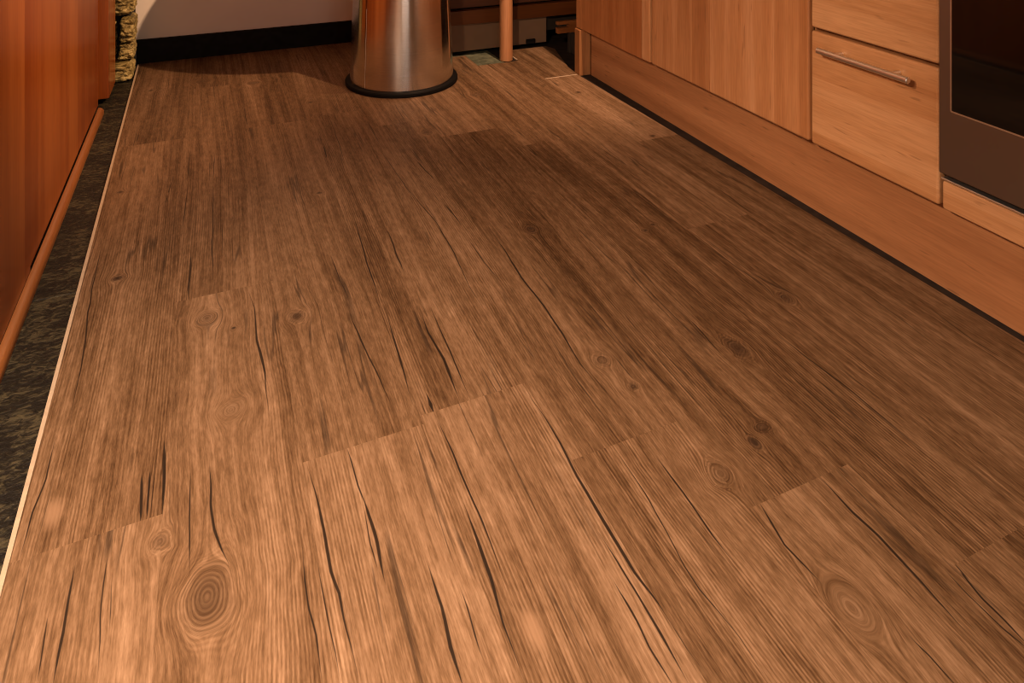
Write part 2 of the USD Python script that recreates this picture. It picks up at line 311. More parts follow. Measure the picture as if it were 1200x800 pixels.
def floor_material():
    n = {
        'g': ('attribute', {'attribute': 'grain'}), 'ck': ('attribute', {'attribute': 'crack'}), 'cw': ('attribute', {'attribute': 'crackw'}), 'kt': ('attribute', {'attribute': 'knot'}),
        # streaks of differing width along the fibres
        'mb': ('mapping', {'mapping_type': 'point', 'scale': (26, 1.3, 1)}), 'nb': ('noise_texture', {'scale': 1.0, 'detail': 3.0, 'roughness': 0.6}),
        'mm': ('mapping', {'mapping_type': 'point', 'scale': (120, 2.2, 1)}), 'nm': ('noise_texture', {'scale': 1.0, 'detail': 3.0, 'roughness': 0.6}),
        'mf': ('mapping', {'mapping_type': 'point', 'scale': (420, 7.0, 1)}), 'nf': ('noise_texture', {'scale': 1.0, 'detail': 2.0, 'roughness': 0.6}),
        'mp': ('mapping', {'mapping_type': 'point', 'scale': (520, 55, 1)}), 'np': ('noise_texture', {'scale': 1.0, 'detail': 2.0, 'roughness': 0.7}),
        'ms': ('mapping', {'mapping_type': 'point', 'scale': (75, 30, 1), 'location': (0, 0, 5.1)}), 'ns': ('noise_texture', {'scale': 1.0, 'detail': 4.0, 'roughness': 0.65}),
        # ring lines: a wave in the warped fibre coordinate, strong in places only
        'mr': ('mapping', {'mapping_type': 'point', 'scale': (1, 0.05, 0)}),
        'wv': ('wave_texture', {'wave_type': 'bands', 'bands_direction': 'x', 'profile': 'sine', 'scale': 80.0, 'distortion': 3.0, 'detail': 2.0, 'detail_scale': 1.2}),
        'mk': ('mapping', {'mapping_type': 'point', 'scale': (14, 1.1, 1), 'location': (0, 0, 3.3)}), 'nk': ('noise_texture', {'scale': 1.0, 'detail': 1.0}),
        'rk': ('map_range', {'range_type': 'smoothstep', 'from_min': 0.47, 'from_max': 0.65, 'to_min': 0.0, 'to_max': 1.0, 'clamp': True}),
        # sum of the layers
        's1': ('math', {'math_type': 'multiply_add', 'value2': 0.44, 'value3': 0.0}),
        's2': ('math', {'math_type': 'multiply_add', 'value2': 0.28}),
        's3': ('math', {'math_type': 'multiply_add', 'value2': 0.27}),
        's4': ('math', {'math_type': 'multiply_add', 'value2': 0.34}),
        's5': ('math', {'math_type': 'multiply_add', 'value2': 0.26}),
        'wc': ('math', {'math_type': 'subtract', 'value2': 0.5}), 'wk': ('math', {'math_type': 'multiply'}),
        's6': ('math', {'math_type': 'multiply_add', 'value2': 0.11}),
        'sep': ('separate_xyz', {}), 's7': ('math', {'math_type': 'add'}), 'fr': ('map_range', {'range_type': 'linear', 'from_min': 0.575, 'from_max': 1.015, 'to_min': 0.0, 'to_max': 1.0, 'clamp': True}),
        'ramp': ('rgb_ramp', {'ramp': RAMP}),
        # cracks: signed distances in three layers
        'sd': ('separate_xyz', {}), 'sw': ('separate_xyz', {}),
        # procedural hair cracks: level lines of a stretched noise
        'mc': ('mapping', {'mapping_type': 'point', 'scale': (38, 1.5, 1), 'location': (0, 0, 7.7)}), 'nc': ('noise_texture', {'scale': 1.0, 'detail': 2.0}),
        'c1': ('math', {'math_type': 'subtract', 'value2': 0.5}), 'c2': ('math', {'math_type': 'absolute'}),
        'cr': ('map_range', {'range_type': 'linear', 'from_min': 0.006, 'from_max': 0.02, 'to_min': 1.0, 'to_max': 0.0, 'clamp': True}),
        'mq': ('mapping', {'mapping_type': 'point', 'scale': (22, 5.0, 1), 'location': (0, 0, 11.7)}), 'nq': ('noise_texture', {'scale': 1.0, 'detail': 1.0}),
        'cq': ('map_range', {'range_type': 'smoothstep', 'from_min': 0.52, 'from_max': 0.66, 'to_min': 0.0, 'to_max': 0.6, 'clamp': True}),
        'cm': ('math', {'math_type': 'multiply'}),
        'mx1': ('math', {'math_type': 'maximum'}), 'mx2': ('math', {'math_type': 'maximum'}), 'mx3': ('math', {'math_type': 'maximum'}),
        'cd': ('math', {'math_type': 'multiply', 'value2': 0.95}),
        'crack': ('mix', {'mix_type': 'mix', 'color2': CRACKC}),
        'kd': ('math', {'math_type': 'maximum', 'value2': 0.0}), 'kl0': ('math', {'math_type': 'multiply', 'value2': -1.0}), 'kl': ('math', {'math_type': 'maximum', 'value2': 0.0}),
        'knot': ('mix', {'mix_type': 'mix', 'color2': KNOTC}), 'pale': ('mix', {'mix_type': 'mix', 'color2': PALEC}),
        'kn1': ('math', {'math_type': 'multiply_add', 'value2': 0.7, 'value3': 0.62}), 'kn2': ('math', {'math_type': 'multiply', 'use_clamp': True}),
        'h1': ('math', {'math_type': 'multiply_add', 'value2': -1.6}),
        'bump': ('bump', {'strength': 0.35, 'distance': 0.0006}),
        'rr': ('map_range', {'from_min': 0.3, 'from_max': 0.7, 'to_min': 0.6, 'to_max': 0.5, 'clamp': True}),
        'p': ('principled_bsdf', {'specular_ior_level': 0.22}),
    }
    l = []
    for m, t in (('mb', 'nb'), ('mm', 'nm'), ('mf', 'nf'), ('mp', 'np'), ('ms', 'ns'), ('mr', 'wv'), ('mk', 'nk'), ('mc', 'nc'), ('mq', 'nq')):
        l += [('g.vector', m + '.vector'), (m + '.vector', t + '.vector')]
    l += [('nb.fac', 's1.value1'), ('nm.fac', 's2.value1'), ('s1.value', 's2.value3'), ('nf.fac', 's3.value1'), ('s2.value', 's3.value3'),
          ('np.fac', 's4.value1'), ('s3.value', 's4.value3'), ('ns.fac', 's5.value1'), ('s4.value', 's5.value3'),
          ('wv.fac', 'wc.value1'), ('nk.fac', 'rk.value'), ('wc.value', 'wk.value1'), ('rk.result', 'wk.value2'), ('wk.value', 's6.value1'), ('s5.value', 's6.value3'),
          ('kt.vector', 'sep.vector'), ('s6.value', 's7.value1'), ('sep.y', 's7.value2'), ('s7.value', 'fr.value'), ('fr.result', 'ramp.fac'),
          ('ck.vector', 'sd.vector'), ('cw.vector', 'sw.vector')]
    for a in 'xyz':
        n['a' + a] = ('math', {'math_type': 'absolute'})
        n['b' + a] = ('math', {'math_type': 'subtract'})
        n['e' + a] = ('map_range', {'range_type': 'linear', 'from_min': 0.0, 'from_max': 0.0008, 'to_min': 0.0, 'to_max': 1.0, 'clamp': True})
        l += [('sd.' + a, 'a' + a + '.value1'), ('sw.' + a, 'b' + a + '.value1'), ('a' + a + '.value', 'b' + a + '.value2'), ('b' + a + '.value', 'e' + a + '.value')]
    l += [('nc.fac', 'c1.value1'), ('c1.value', 'c2.value1'), ('c2.value', 'cr.value'), ('nq.fac', 'cq.value'), ('cr.result', 'cm.value1'), ('cq.result', 'cm.value2'),
          ('ex.result', 'mx1.value1'), ('ey.result', 'mx1.value2'), ('mx1.value', 'mx2.value1'), ('ez.result', 'mx2.value2'), ('mx2.value', 'mx3.value1'), ('cm.value', 'mx3.value2'),
          ('mx3.value', 'cd.value1'), ('cd.value', 'crack.fac'),
          ('sep.x', 'kd.value1'), ('sep.x', 'kl0.value1'), ('kl0.value', 'kl.value1'),
          ('nf.fac', 'kn1.value1'), ('kn1.value', 'kn2.value1'), ('kd.value', 'kn2.value2'), ('kn2.value', 'knot.fac'), ('kl.value', 'pale.fac'),
          ('ramp.color', 'pale.color1'), ('pale.color', 'knot.color1'), ('knot.color', 'crack.color1'), ('crack.color', 'p.base_color'),
          ('mx3.value', 'h1.value1'), ('s6.value', 'h1.value3'), ('h1.value', 'bump.height'), ('bump.normal', 'p.normal'),
          ('nm.fac', 'rr.value'), ('rr.result', 'p.roughness')]
    return mat('vinyl_plank', n, l, 'p.BSDF')


RAMP = [(0.0, (0.050, 0.0255, 0.0105)), (0.25, (0.102, 0.057, 0.027)), (0.5, (0.168, 0.101, 0.054)), (0.75, (0.248, 0.157, 0.093)), (1.0, (0.345, 0.232, 0.147))]
CRACKC, KNOTC, PALEC = (0.014, 0.009, 0.006), (0.03, 0.017, 0.010), (0.30, 0.19, 0.115)
FLOOR = floor_material()

ALDER_DOOR = board('alder_upright', (0.40, 0.195, 0.085), (0.31, 0.135, 0.052), (0.49, 0.265, 0.135), 'z', 'y', 0.074, flecks=0.35)
ALDER_DARK = board('alder_upright_reddish', (0.36, 0.15, 0.055), (0.30, 0.115, 0.038), (0.41, 0.18, 0.07), 'z', 'y', 0.08, offset=3.0, stave_amount=0.35)
ALDER_DRAWER = board('alder_lengthwise', (0.40, 0.205, 0.09), (0.31, 0.14, 0.056), (0.47, 0.265, 0.132), 'y', 'z', 0.11, flecks=0.4, stave_amount=0.35)
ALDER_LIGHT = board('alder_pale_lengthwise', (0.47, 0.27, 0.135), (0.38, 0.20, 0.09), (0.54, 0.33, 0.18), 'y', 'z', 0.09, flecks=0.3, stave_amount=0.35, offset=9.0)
ALDER_KICK = board('alder_kickboard', (0.31, 0.145, 0.063), (0.24, 0.105, 0.043), (0.37, 0.185, 0.085), 'y', flecks=0.45, rough=0.45, offset=5.0)
ALDER_RAIL = board('alder_crosswise', (0.23, 0.085, 0.025), (0.17, 0.058, 0.016), (0.29, 0.115, 0.038), 'x', offset=1.0)
ALDER_BODY = board('alder_carcass', (0.30, 0.14, 0.055), (0.22, 0.09, 0.032), (0.37, 0.19, 0.08), 'z', offset=2.0, rough=0.45)
BEECH_LEG = board('beech_turned', (0.45, 0.215, 0.10), (0.38, 0.17, 0.072), (0.52, 0.265, 0.13), 'z', offset=4.0, rough=0.4)
CHERRY = board('cherry_veneer', (0.29, 0.080, 0.014), (0.22, 0.050, 0.007), (0.35, 0.11, 0.023), 'z', 'y', 0.115, rough=0.3, stave_amount=0.5, offset=7.0)
CHERRY_TRIM = board('cherry_beading', (0.27, 0.10, 0.028), (0.22, 0.075, 0.019), (0.31, 0.125, 0.038), 'y', offset=8.0)
WALLP = plain('white_wall_paint', (0.82, 0.79, 0.75), 0.75, bump=(60, 0.1, 0.001), vary=0.03, scale=6)
CEILP = plain('white_ceiling_paint', (0.5, 0.48, 0.45), 0.8)
BLACKSTONE = plain('black_stone', (0.008, 0.008, 0.007), 0.6, spec=0.12, vary=0.5, scale=40, bump=(90, 0.3, 0.001))
BLACKGAP = plain('black_sealant', (0.022, 0.016, 0.013), 0.8, vary=0.4, scale=35, spec=0.2)
BLACKPLASTIC = plain('black_plastic', (0.006, 0.006, 0.006), 0.6, spec=0.12)
BEIGE = plain('beige_edge_profile', (0.48, 0.39, 0.29), 0.5, vary=0.1, scale=60)
TAUPE = plain('taupe_plinth', (0.20, 0.125, 0.075), 0.55, vary=0.08, scale=15)
MORTAR = plain('dark_mortar', (0.02, 0.017, 0.012), 0.95, vary=0.5, scale=60, bump=(80, 0.8, 0.004))
STEEL = plain('satin_steel', (0.80, 0.78, 0.75), 0.36, 1.0)
OVENSTEEL = plain('oven_front_steel', (0.27, 0.235, 0.21), 0.42, 1.0)
CHROME = plain('polished_trim', (0.92, 0.90, 0.88), 0.35, 1.0)
OVENGLASS = plain('black_oven_glass', (0.004, 0.004, 0.004), 0.04, spec=0.5)
SHADED_RAILWOOD = board('shaded_rail_wood', (0.135, 0.045, 0.012), (0.10, 0.032, 0.008), (0.17, 0.06, 0.018), 'x', offset=1.5)  # darker copy of the crosswise alder: shade under the table put into its colour
SHADED_DARKWOOD = board('dark_shaded_wood', (0.10, 0.035, 0.014), (0.07, 0.022, 0.008), (0.13, 0.05, 0.02), 'x', offset=6.0, rough=0.5)  # dark wood, its colour lowered further for the shade under the table
CAVITY = plain('dark_cavity', (0.02, 0.014, 0.01), 0.9)
PANE = mat('clear_pane', {'t': ('transparent_bsdf', {}), 'g': ('glossy_bsdf', {'roughness': 0.02}), 'f': ('fresnel', {'IOR': 1.5}), 'm': ('mix_closure', {})},
           [('f.fac', 'm.fac'), ('t.BSDF', 'm.closure1'), ('g.BSDF', 'm.closure2')], 'm.closure')


def slate(name, c0, c1, c2, stretch, scale, bump=0.9):
    n = {'geo': ('geometry', {}), 'm': ('mapping', {'mapping_type': 'point', 'scale': stretch, 'rotation': (0, 0, 0.25)}),
         'n1': ('noise_texture', {'scale': scale, 'detail': 8.0, 'roughness': 0.68, 'distortion': 0.8}),
         'n2': ('noise_texture', {'scale': scale * 0.16, 'detail': 3.0}),
         'ad': ('math', {'math_type': 'multiply_add', 'value2': 0.45}),
         'r': ('rgb_ramp', {'ramp': [(0.56, c0), (0.72, c1), (0.86, c2)]}),
         'b': ('bump', {'strength': bump, 'distance': 0.004}), 'p': ('principled_bsdf', {'roughness': 0.55, 'specular_ior_level': 0.4})}
    return mat(name, n, [('geo.position', 'm.vector'), ('m.vector', 'n1.vector'), ('m.vector', 'n2.vector'), ('n2.fac', 'ad.value1'), ('n1.fac', 'ad.value3'), ('ad.value', 'r.fac'),
                         ('r.color', 'p.base_color'), ('n1.fac', 'b.height'), ('b.normal', 'p.normal')], 'p.BSDF')


SLATE = slate('rough_slate', (0.0012, 0.0012, 0.001), (0.0075, 0.0072, 0.004), (0.07, 0.062, 0.034), (1.0, 1.9, 1.0), 75)
SLATE2 = slate('green_slate', (0.05, 0.06, 0.04), (0.11, 0.125, 0.085), (0.2, 0.22, 0.15), (1.0, 2.0, 1.0), 30, 0.4)
STONE = slate('golden_quarry_stone', (0.02, 0.016, 0.006), (0.26, 0.205, 0.07), (0.58, 0.50, 0.23), (1.0, 1.0, 1.6), 60, 1.0)

# brushed bin steel: fine horizontal brushing spreads the lamps' glints up and down
mat('brushed_bin_steel', {
    'geo': ('geometry', {}), 'm': ('mapping', {'mapping_type': 'point', 'scale': (3, 3, 900)}), 'n': ('noise_texture', {'scale': 1.0, 'detail': 2.0}),
    'r': ('map_range', {'from_min': 0.3, 'from_max': 0.7, 'to_min': 0.13, 'to_max': 0.19}), 't': ('tangent', {'direction_type': 'radial', 'axis': 'z'}),
    'p': ('principled_bsdf', {'base_color': (0.76, 0.74, 0.72), 'metallic': 1.0, 'anisotropic': 0.85, 'anisotropic_rotation': 0.25})},
    [('geo.position', 'm.vector'), ('m.vector', 'n.vector'), ('n.fac', 'r.value'), ('r.result', 'p.roughness'), ('t.tangent', 'p.tangent')], 'p.BSDF')

# ------------------------------------------------------------------ floor: vinyl planks cut around the furniture, on slate
Y0, YW = -1.0, 2.87                     # end of the modelled floor behind the photographer, far wall
SEAM = [-0.044 + 0.1535 * k for k in range(-1, 9)]
JOINT = [0.908, 1.325, 0.917, 0.932, 0.791, 0.654, 0.518, 1.184, None]
LENGTH = 1.164


def left_edge(y):
    return -0.1845 - 0.0115 * np.asarray(y)


def right_edge(y):
    return np.interp(y, [-2, 2.149, 2.239, 2.339, 2.46, 2.505], [1.1505, 1.1505, 1.162, 1.187, 1.22, 1.205])


TONES = {(0, 1): 0.02, (0, 2): -0.02, (0, 3): -0.04, (1, 1): 0.01, (1, 2): -0.05, (1, 3): -0.05, (2, 1): 0.03, (2, 2): -0.02, (2, 3): -0.04, (3, 1): 0.0, (3, 2): -0.03, (3, 3): 0.0, (4, 1): -0.03, (4, 2): -0.055,
         (5, 1): -0.03, (5, 2): -0.09, (6, 1): -0.05, (6, 2): -0.09, (7, 1): -0.06, (8, 1): -0.065, (8, 2): 0.05}  # planks' own tones; right-hand rows also darkened to offset lamp spill


def plank_mesh(row, y0, y1, index):
    g = 0.00003
    wide = 0.1535
    ys = [np.arange(y0 + g, y1 - g, 0.013), [y1 - g]]
    ss = [np.linspace(0, 1, 31)]
    kn = [k for k in KNOTS if SEAM[row] - 0.01 < k[0] < SEAM[row + 1] + 0.01 and y0 + 0.005 < k[1] < y1 - 0.005]
    for kx, ky, R, e, d in kn:
        fine = 0.0012 if R > 0.0145 else 0.0022
        ys.append(np.clip(np.arange(ky - 3.2 * R * e, ky + 3.2 * R * e, fine * 1.3), y0 + g, y1 - g))
        ss.append(np.clip((np.arange(kx - 2.4 * R, kx + 2.4 * R, fine) - SEAM[row]) / wide, 0, 1))
    ys = np.unique(np.concatenate(ys).round(4))
    ss = np.unique(np.concatenate(ss).round(4))
    xl = left_edge(ys) + 0.0055 if row == 0 else np.full(len(ys), SEAM[row] + g)
    xr = right_edge(ys) if row == 8 else np.full(len(ys), SEAM[row + 1] - g)
    X = xl[:, None] + ss[None, :] * (xr - xl)[:, None]
    Y = np.repeat(ys[:, None], len(ss), 1)
    n_y, n_s = X.shape
    seed = row * 17.3 + index * 5.71 + 1.0
    # the fibre coordinate: straight, wandering a little, flowing round each knot
    q = np.stack([X * 9, Y * 2.2, np.full_like(X, seed)], -1)
    phi = X + 0.010 * (meshkit.fbm(q, 3, 5) - 0.5) + 0.022 * (meshkit.noise(q * (0.35, 0.5, 1), 9) - 0.5)
    base = phi.copy()
    dark = np.zeros_like(X)
    rings = np.zeros_like(X)
    for kx, ky, R, e, d in kn:
        wob = 1 + 0.7 * (meshkit.fbm(np.stack([X / R * 0.55, Y / R * 0.45, np.full_like(X, seed)], -1), 2, 3) - 0.5)
        dx, dy = (X - kx) * wob, (Y - ky) / e * wob
        r2 = dx * dx + dy * dy + 1e-9
        r = np.sqrt(r2)
        Rk = R * 1.1
        out = r > Rk
        at = phi[np.unravel_index(np.argmin(r2), r2.shape)]
        if d > 0:
            phi = np.where(out, phi - dx * Rk * Rk / r2, at + (r - Rk) * 0.9)
        fall = np.clip(1.25 - r / R, 0, 1)
        fall = fall * fall * (3 - 2 * fall)
        dark = np.where(np.abs(d) * fall > np.abs(dark), d * fall, dark)
        if d > 0:
            rings += 0.085 * np.clip(d * 2, 0.12, 1) * np.sin(2 * np.pi * r / max(0.0034, 0.16 * R)) * np.clip(1.9 - r / R, 0, 1)
            dark = np.maximum(dark, 0.35 * d * np.exp(-((r - R) / (0.16 * R)) ** 2))
    tone = TONES.get((row, index), (((seed * 7.77) % 1.0) - 0.5) * 0.06 - 0.02)
    # distances to the printed cracks, in three layers so that neighbours do not meet inside one cell
    D, W = np.full((n_y, n_s, 3), 0.5), np.full((n_y, n_s, 3), -0.02)
    mine = []
    for w, pts in CRACKS:
        p = np.array(pts)[np.argsort(np.array(pts)[:, 1])]
        if p[-1, 1] < y0 or p[0, 1] > y1 or p[:, 0].max() < SEAM[row] or p[:, 0].min() > SEAM[row + 1]:
            continue
        mine.append((p[:, 0].mean(), w, p))
    for i, (_, w, p) in enumerate(sorted(mine, key=lambda c: c[0])):
        xc = np.interp(ys, p[:, 1], p[:, 0]) + 0.0022 * (meshkit.noise(np.stack([ys * 28, np.full_like(ys, i * 3.3), np.full_like(ys, seed)], -1), 4) - 0.5)
        L = p[-1, 1] - p[0, 1]
        tp = max(0.02, 0.35 * L)
        ww = 0.00095 * w * np.minimum(1, np.minimum((ys - p[0, 1] + 0.012) / tp, (p[-1, 1] + 0.012 - ys) / tp))
        ww = ww * (0.55 + 0.9 * meshkit.noise(np.stack([ys * 14, np.full_like(ys, i * 1.7), np.full_like(ys, seed)], -1), 6))
        d = X - xc[:, None]
        near = (np.abs(d) < 0.011) & (ww > -0.004)[:, None]
        k = i % 3
        D[..., k] = np.where(near, d, D[..., k])
        W[..., k] = np.where(near, ww[:, None], W[..., k])
    top = np.stack([X, Y, np.zeros_like(X)], -1).reshape(-1, 3)
    idx = np.arange(n_y * n_s).reshape(n_y, n_s)
    quads = np.stack([idx[:-1, :-1], idx[:-1, 1:], idx[1:, 1:], idx[1:, :-1]], -1).reshape(-1, 4)
    rim = np.concatenate([idx[0, :], idx[1:, -1], idx[-1, -2::-1], idx[-2:0:-1, 0]])
    low = len(top) + np.arange(len(rim))
    nxt, lnx = np.roll(rim, -1), np.roll(low, -1)
    skirt = np.stack([rim, low, lnx, nxt], -1)
    under = top[rim] - (0, 0, 0.005)
    v = np.vstack([top, under])
    extra = lambda a, c: np.vstack([a.reshape(-1, c), a.reshape(-1, c)[rim]])
    grain = extra(np.stack([phi, Y, np.full_like(X, seed)], -1), 3)
    knot = extra(np.stack([dark, tone + rings, np.zeros_like(X)], -1), 3)
    return v, np.vstack([quads, skirt]), grain, knot, extra(D, 3), extra(W, 3)


def add_plank(parent, row, y0, y1, index):
    v, f, grain, knot, D, W = plank_mesh(row, y0, y1, index)
    path = parent + '/' + numbered(parent, 'plank')
    f3 = np.vstack([f[:, [0, 1, 2]], f[:, [0, 2, 3]]])
    m = usdkit.mesh(stage, path, (v, f3), FLOOR, smooth=False)
    api = UsdGeom.PrimvarsAPI(m)
    for nm, a in (('grain', grain), ('knot', knot), ('crack', D), ('crackw', W)):
        api.CreatePrimvar(nm, Sdf.ValueTypeNames.Float3Array, 'vertex').Set(Vt.Vec3fArray.FromNumpy(np.ascontiguousarray(a, dtype=np.float32)))


floor = thing('floor', (0, 0, 0), 'brown wood-look vinyl plank floor laid along the kitchen', None, None, 'structure')
for row in range(9):
    end = {7: 2.37, 8: 2.505}.get(row, YW - 0.012 if row < 6 else 2.505)
    if row == 8:
        cuts = [Y0, 0.43, 1.59, 2.1485, end]
    else:
        j = [JOINT[row] + LENGTH * k for k in (-2, -1, 0, 1)]
        cuts = [Y0] + [c for c in j if Y0 + 0.1 < c < end - 0.05] + [end]
    for i, (a, b) in enumerate(zip(cuts[:-1], cuts[1:])):
        add_plank(floor, row, a, b, i)
# slate tiles under and beside the planks
for a, b in ((Y0, -0.51), (-0.508, 0.459), (0.461, 1.429), (1.431, 2.399), (2.401, YW + 0.02)):
    obj('stone_tile', rbox(-0.45, -0.1, a, b, -0.03, -0.0052, 0.0015, 1), SLATE, floor)
obj('subfloor', rbox(-0.098, 1.9, Y0, 2.2, -0.03, -0.0055, 0.001, 1), BLACKGAP, floor)
obj('stone_tile', rbox(0.80, 0.985, 2.202, YW, -0.03, -0.0055, 0.0015, 1), SLATE2, floor)
obj('subfloor', rbox(-0.098, 0.798, 2.202, YW, -0.03, -0.0055, 0.001, 1), BLACKGAP, floor)
obj('subfloor', rbox(0.987, 1.9, 2.202, YW, -0.03, -0.0055, 0.001, 1), BLACKGAP, floor)
# pale plank cores showing where the floor is cut around the leg
obj('cut_edge', rbox(1.0305, 1.0345, 2.385, 2.47, -0.004, 0.0008, 0.0005, 1), BEIGE, floor, label='pale sliver of cut plank edge')
obj('cut_edge', rbox(1.0305, 1.1490, 2.1462, 2.1500, -0.003, 0.0007, 0.0003, 1), BEIGE, floor, label='pale line of a plank end')
ye = np.array([Y0, YW - 0.02])
xe = left_edge(ye)
obj('trim_1', prism([(xe[0], ye[0]), (xe[0] + 0.0052, ye[0]), (xe[1] + 0.0052, ye[1]), (xe[1], ye[1])], -0.0052, 0.0006), BEIGE, smooth=False,
    label='thin beige edging strip between planks and slate', kind='structure')

# ------------------------------------------------------------------ walls and ceiling
obj('wall_back', rbox(-0.226, 2.0, YW, YW + 0.1, -0.03, 2.4, 0.001, 1), WALLP, label='white painted end wall behind the steel bin', kind='structure')
obj('wall_right', rbox(1.86, 1.96, Y0, YW, -0.03, 2.4, 0.001, 1), WALLP, label='white wall behind the right-hand cabinets', kind='structure')
(dx0, dx1), (dz0, dz1) = FILL_DOOR[:2]
wf = thing('wall_front', (0, Y0 - 0.05, 0), 'white wall with an added fill-light door behind the photographer', None, None, 'structure')
for x0, x1, z0, z1 in ((-1.0, dx0 - 0.05, -0.03, 2.4), (dx1 + 0.05, 2.0, -0.03, 2.4), (dx0 - 0.048, dx1 + 0.048, dz1 + 0.05, 2.4)):
    obj('masonry', rbox(x0, x1, Y0 - 0.1, Y0, z0, z1, 0.001, 1), WALLP, wf)
dr = thing('door_1', ((dx0 + dx1) / 2, Y0 - 0.06, 0), 'added low glazed door behind the photographer giving fill light', None, None, 'structure')
for nm, b in (('stile', (dx0 - 0.047, dx0, 0.0, dz1 + 0.048)), ('stile', (dx1, dx1 + 0.047, 0.0, dz1 + 0.048)), ('rail', (dx0 + 0.001, dx1 - 0.001, dz1, dz1 + 0.048)), ('rail', (dx0 + 0.001, dx1 - 0.001, 0.0, dz0))):
    obj(nm, rbox(b[0], b[1], Y0 - 0.085, Y0 - 0.035, b[2], b[3], 0.003), WALLP, dr)
obj('pane', rbox(dx0 + 0.001, dx1 - 0.001, Y0 - 0.064, Y0 - 0.058, dz0 + 0.001, dz1 - 0.001, 0.0005, 1), PANE, dr)
rl = UsdLux.RectLight.Define(stage, dr + '/fill_light')  # fill lamp behind the made-up door
rl.AddTranslateOp().Set(Gf.Vec3d(0, -0.06, (dz0 + dz1) / 2))
rl.AddRotateXOp().Set(90.0)
rl.CreateWidthAttr(dx1 - dx0)
rl.CreateHeightAttr(dz1 - dz0)
rl.CreateIntensityAttr(FILL_DOOR[2])
rl.CreateColorAttr(Gf.Vec3f(*FILL_DOOR[3]))
obj('ceiling', rbox(-1.0, 2.0, Y0 - 0.1, YW + 0.1, 2.4, 2.5, 0.001, 1), CEILP, label='plain pale kitchen ceiling holding the spotlight rods', kind='structure')
obj('baseboard_back', rbox(-0.222, 1.85, YW - 0.014, YW - 0.0005, -0.005, 0.083, 0.0015, 1), BLACKSTONE, label='black stone skirting along the end wall', kind='structure')

# left wall end: rough golden stones
wl = thing('wall_left', (-0.32, 2.80, 0), 'rough golden natural stone wall end in the far left corner', None, None, 'structure')
obj('mortar', rbox(-1.0, -0.228, 2.735, YW - 0.002, -0.005, 2.4, 0.004, 1), MORTAR, wl)


def rock(x0, x1, y0, y1, z0, z1, seed, rough=0.012):
    m = trimesh.creation.box(bounds=[(x0, y0, z0), (x1, y1, z1)])
    for _ in range(5):
        m = m.subdivide()
    v = np.array(m.vertices)
    c, h = (np.array([x0, y0, z0]) + (x1, y1, z1)) / 2, (np.array([x1, y1, z1]) - (x0, y0, z0)) / 2
    u = (v - c) / h
    u = u * (1 - 0.16 * (np.sort(np.abs(u), 1)[:, 1:2] ** 6))
    n = meshkit.fbm(np.stack([v[:, 0] * 34 + seed, v[:, 1] * 34, v[:, 2] * 60], -1), 4, seed) - 0.5
    n2 = np.abs(meshkit.noise(np.stack([v[:, 0] * 26, v[:, 1] * 26 + seed, v[:, 2] * 75], -1), seed + 3) - 0.5)
    v = c + u * h
    n3 = meshkit.fbm(np.stack([v[:, 0] * 95, v[:, 1] * 95 + seed, v[:, 2] * 150], -1), 3, seed + 7) - 0.5
    v[:, 1] += rough * 2.4 * n + rough * 1.3 * n2 + rough * 1.5 * n3
    v[:, 0] += rough * 0.9 * n
    v[:, 2] += rough * 0.5 * n
    m.vertices = v
    return m


for i, (x0, x1, y0, z0, z1) in enumerate([
        (-0.42, -0.217, 2.655, -0.004, 0.052), (-0.262, -0.216, 2.69, 0.058, 0.112), (-0.258, -0.213, 2.685, 0.117, 0.198), (-0.42, -0.212, 2.685, 0.206, 0.33),
        (-0.42, -0.268, 2.71, 0.06, 0.20), (-0.42, -0.218, 2.68, 0.338, 0.47), (-0.42, -0.216, 2.69, 0.478, 0.60), (-0.42, -0.217, 2.685, 0.608, 0.76)]):
    obj('stone', rock(x0, x1, y0, 2.80, z0, z1, i + 2), STONE, wl, smooth=50)

# ------------------------------------------------------------------ left-hand tall cabinets in glossy cherry
XF = -0.281
lc = thing('tall_cabinet', (-0.55, 1.0, 0), 'tall reddish cherry cabinet run with flat doors along the left edge', 'cabinet')
obj('body', rbox(-0.85, XF - 0.024, Y0 + 0.02, 2.385, -0.004, 2.1, 0.002, 1), CAVITY, lc)
for k, (a, b) in enumerate(((Y0 + 0.03, -0.402), (-0.398, 0.598), (0.602, 1.4975))):
    obj('door', rbox(XF - 0.021, XF, a, b, 0.012, 2.08, 0.003), CHERRY, lc)
obj('door', rbox(XF - 0.023, XF - 0.0025, 1.5025, 2.392, 0.013, 2.08, 0.003), CHERRY, lc)
qr = [(-0.2665, -0.005)] + [(-0.2808 + 0.0143 * math.cos(t), 0.001 + 0.0125 * math.sin(t)) for t in np.linspace(0, math.pi / 2, 7)] + [(-0.2808, -0.005)]
pts = [(x, y, z) for x, z in qr for y in (Y0 + 0.03, 2.372)]
obj('bottom_beading', hull(pts), CHERRY_TRIM, lc, smooth=40, label='light orange wood beading along the cabinet foot')
ec = thing('tall_cabinet', (-0.45, 2.56, 0), 'narrow cherry end unit standing forward beside the golden stone wall', 'cabinet')
obj('side_panel', rbox(-0.6, -0.264, 2.452, 2.474, 0.012, 2.1, 0.003), CHERRY, ec)
obj('front_panel', rbox(-0.3, -0.2645, 2.4745, 2.638, 0.006, 2.1, 0.003), CHERRY, ec)
obj('body', rbox(-0.6, -0.302, 2.476, 2.632, -0.004, 2.08, 0.002, 1), CAVITY, ec)

# ------------------------------------------------------------------ right-hand run: kickboards, doors, drawers, oven
XD = 1.140          # door fronts at y = 1
ZB, ZT = 0.152, 0.86


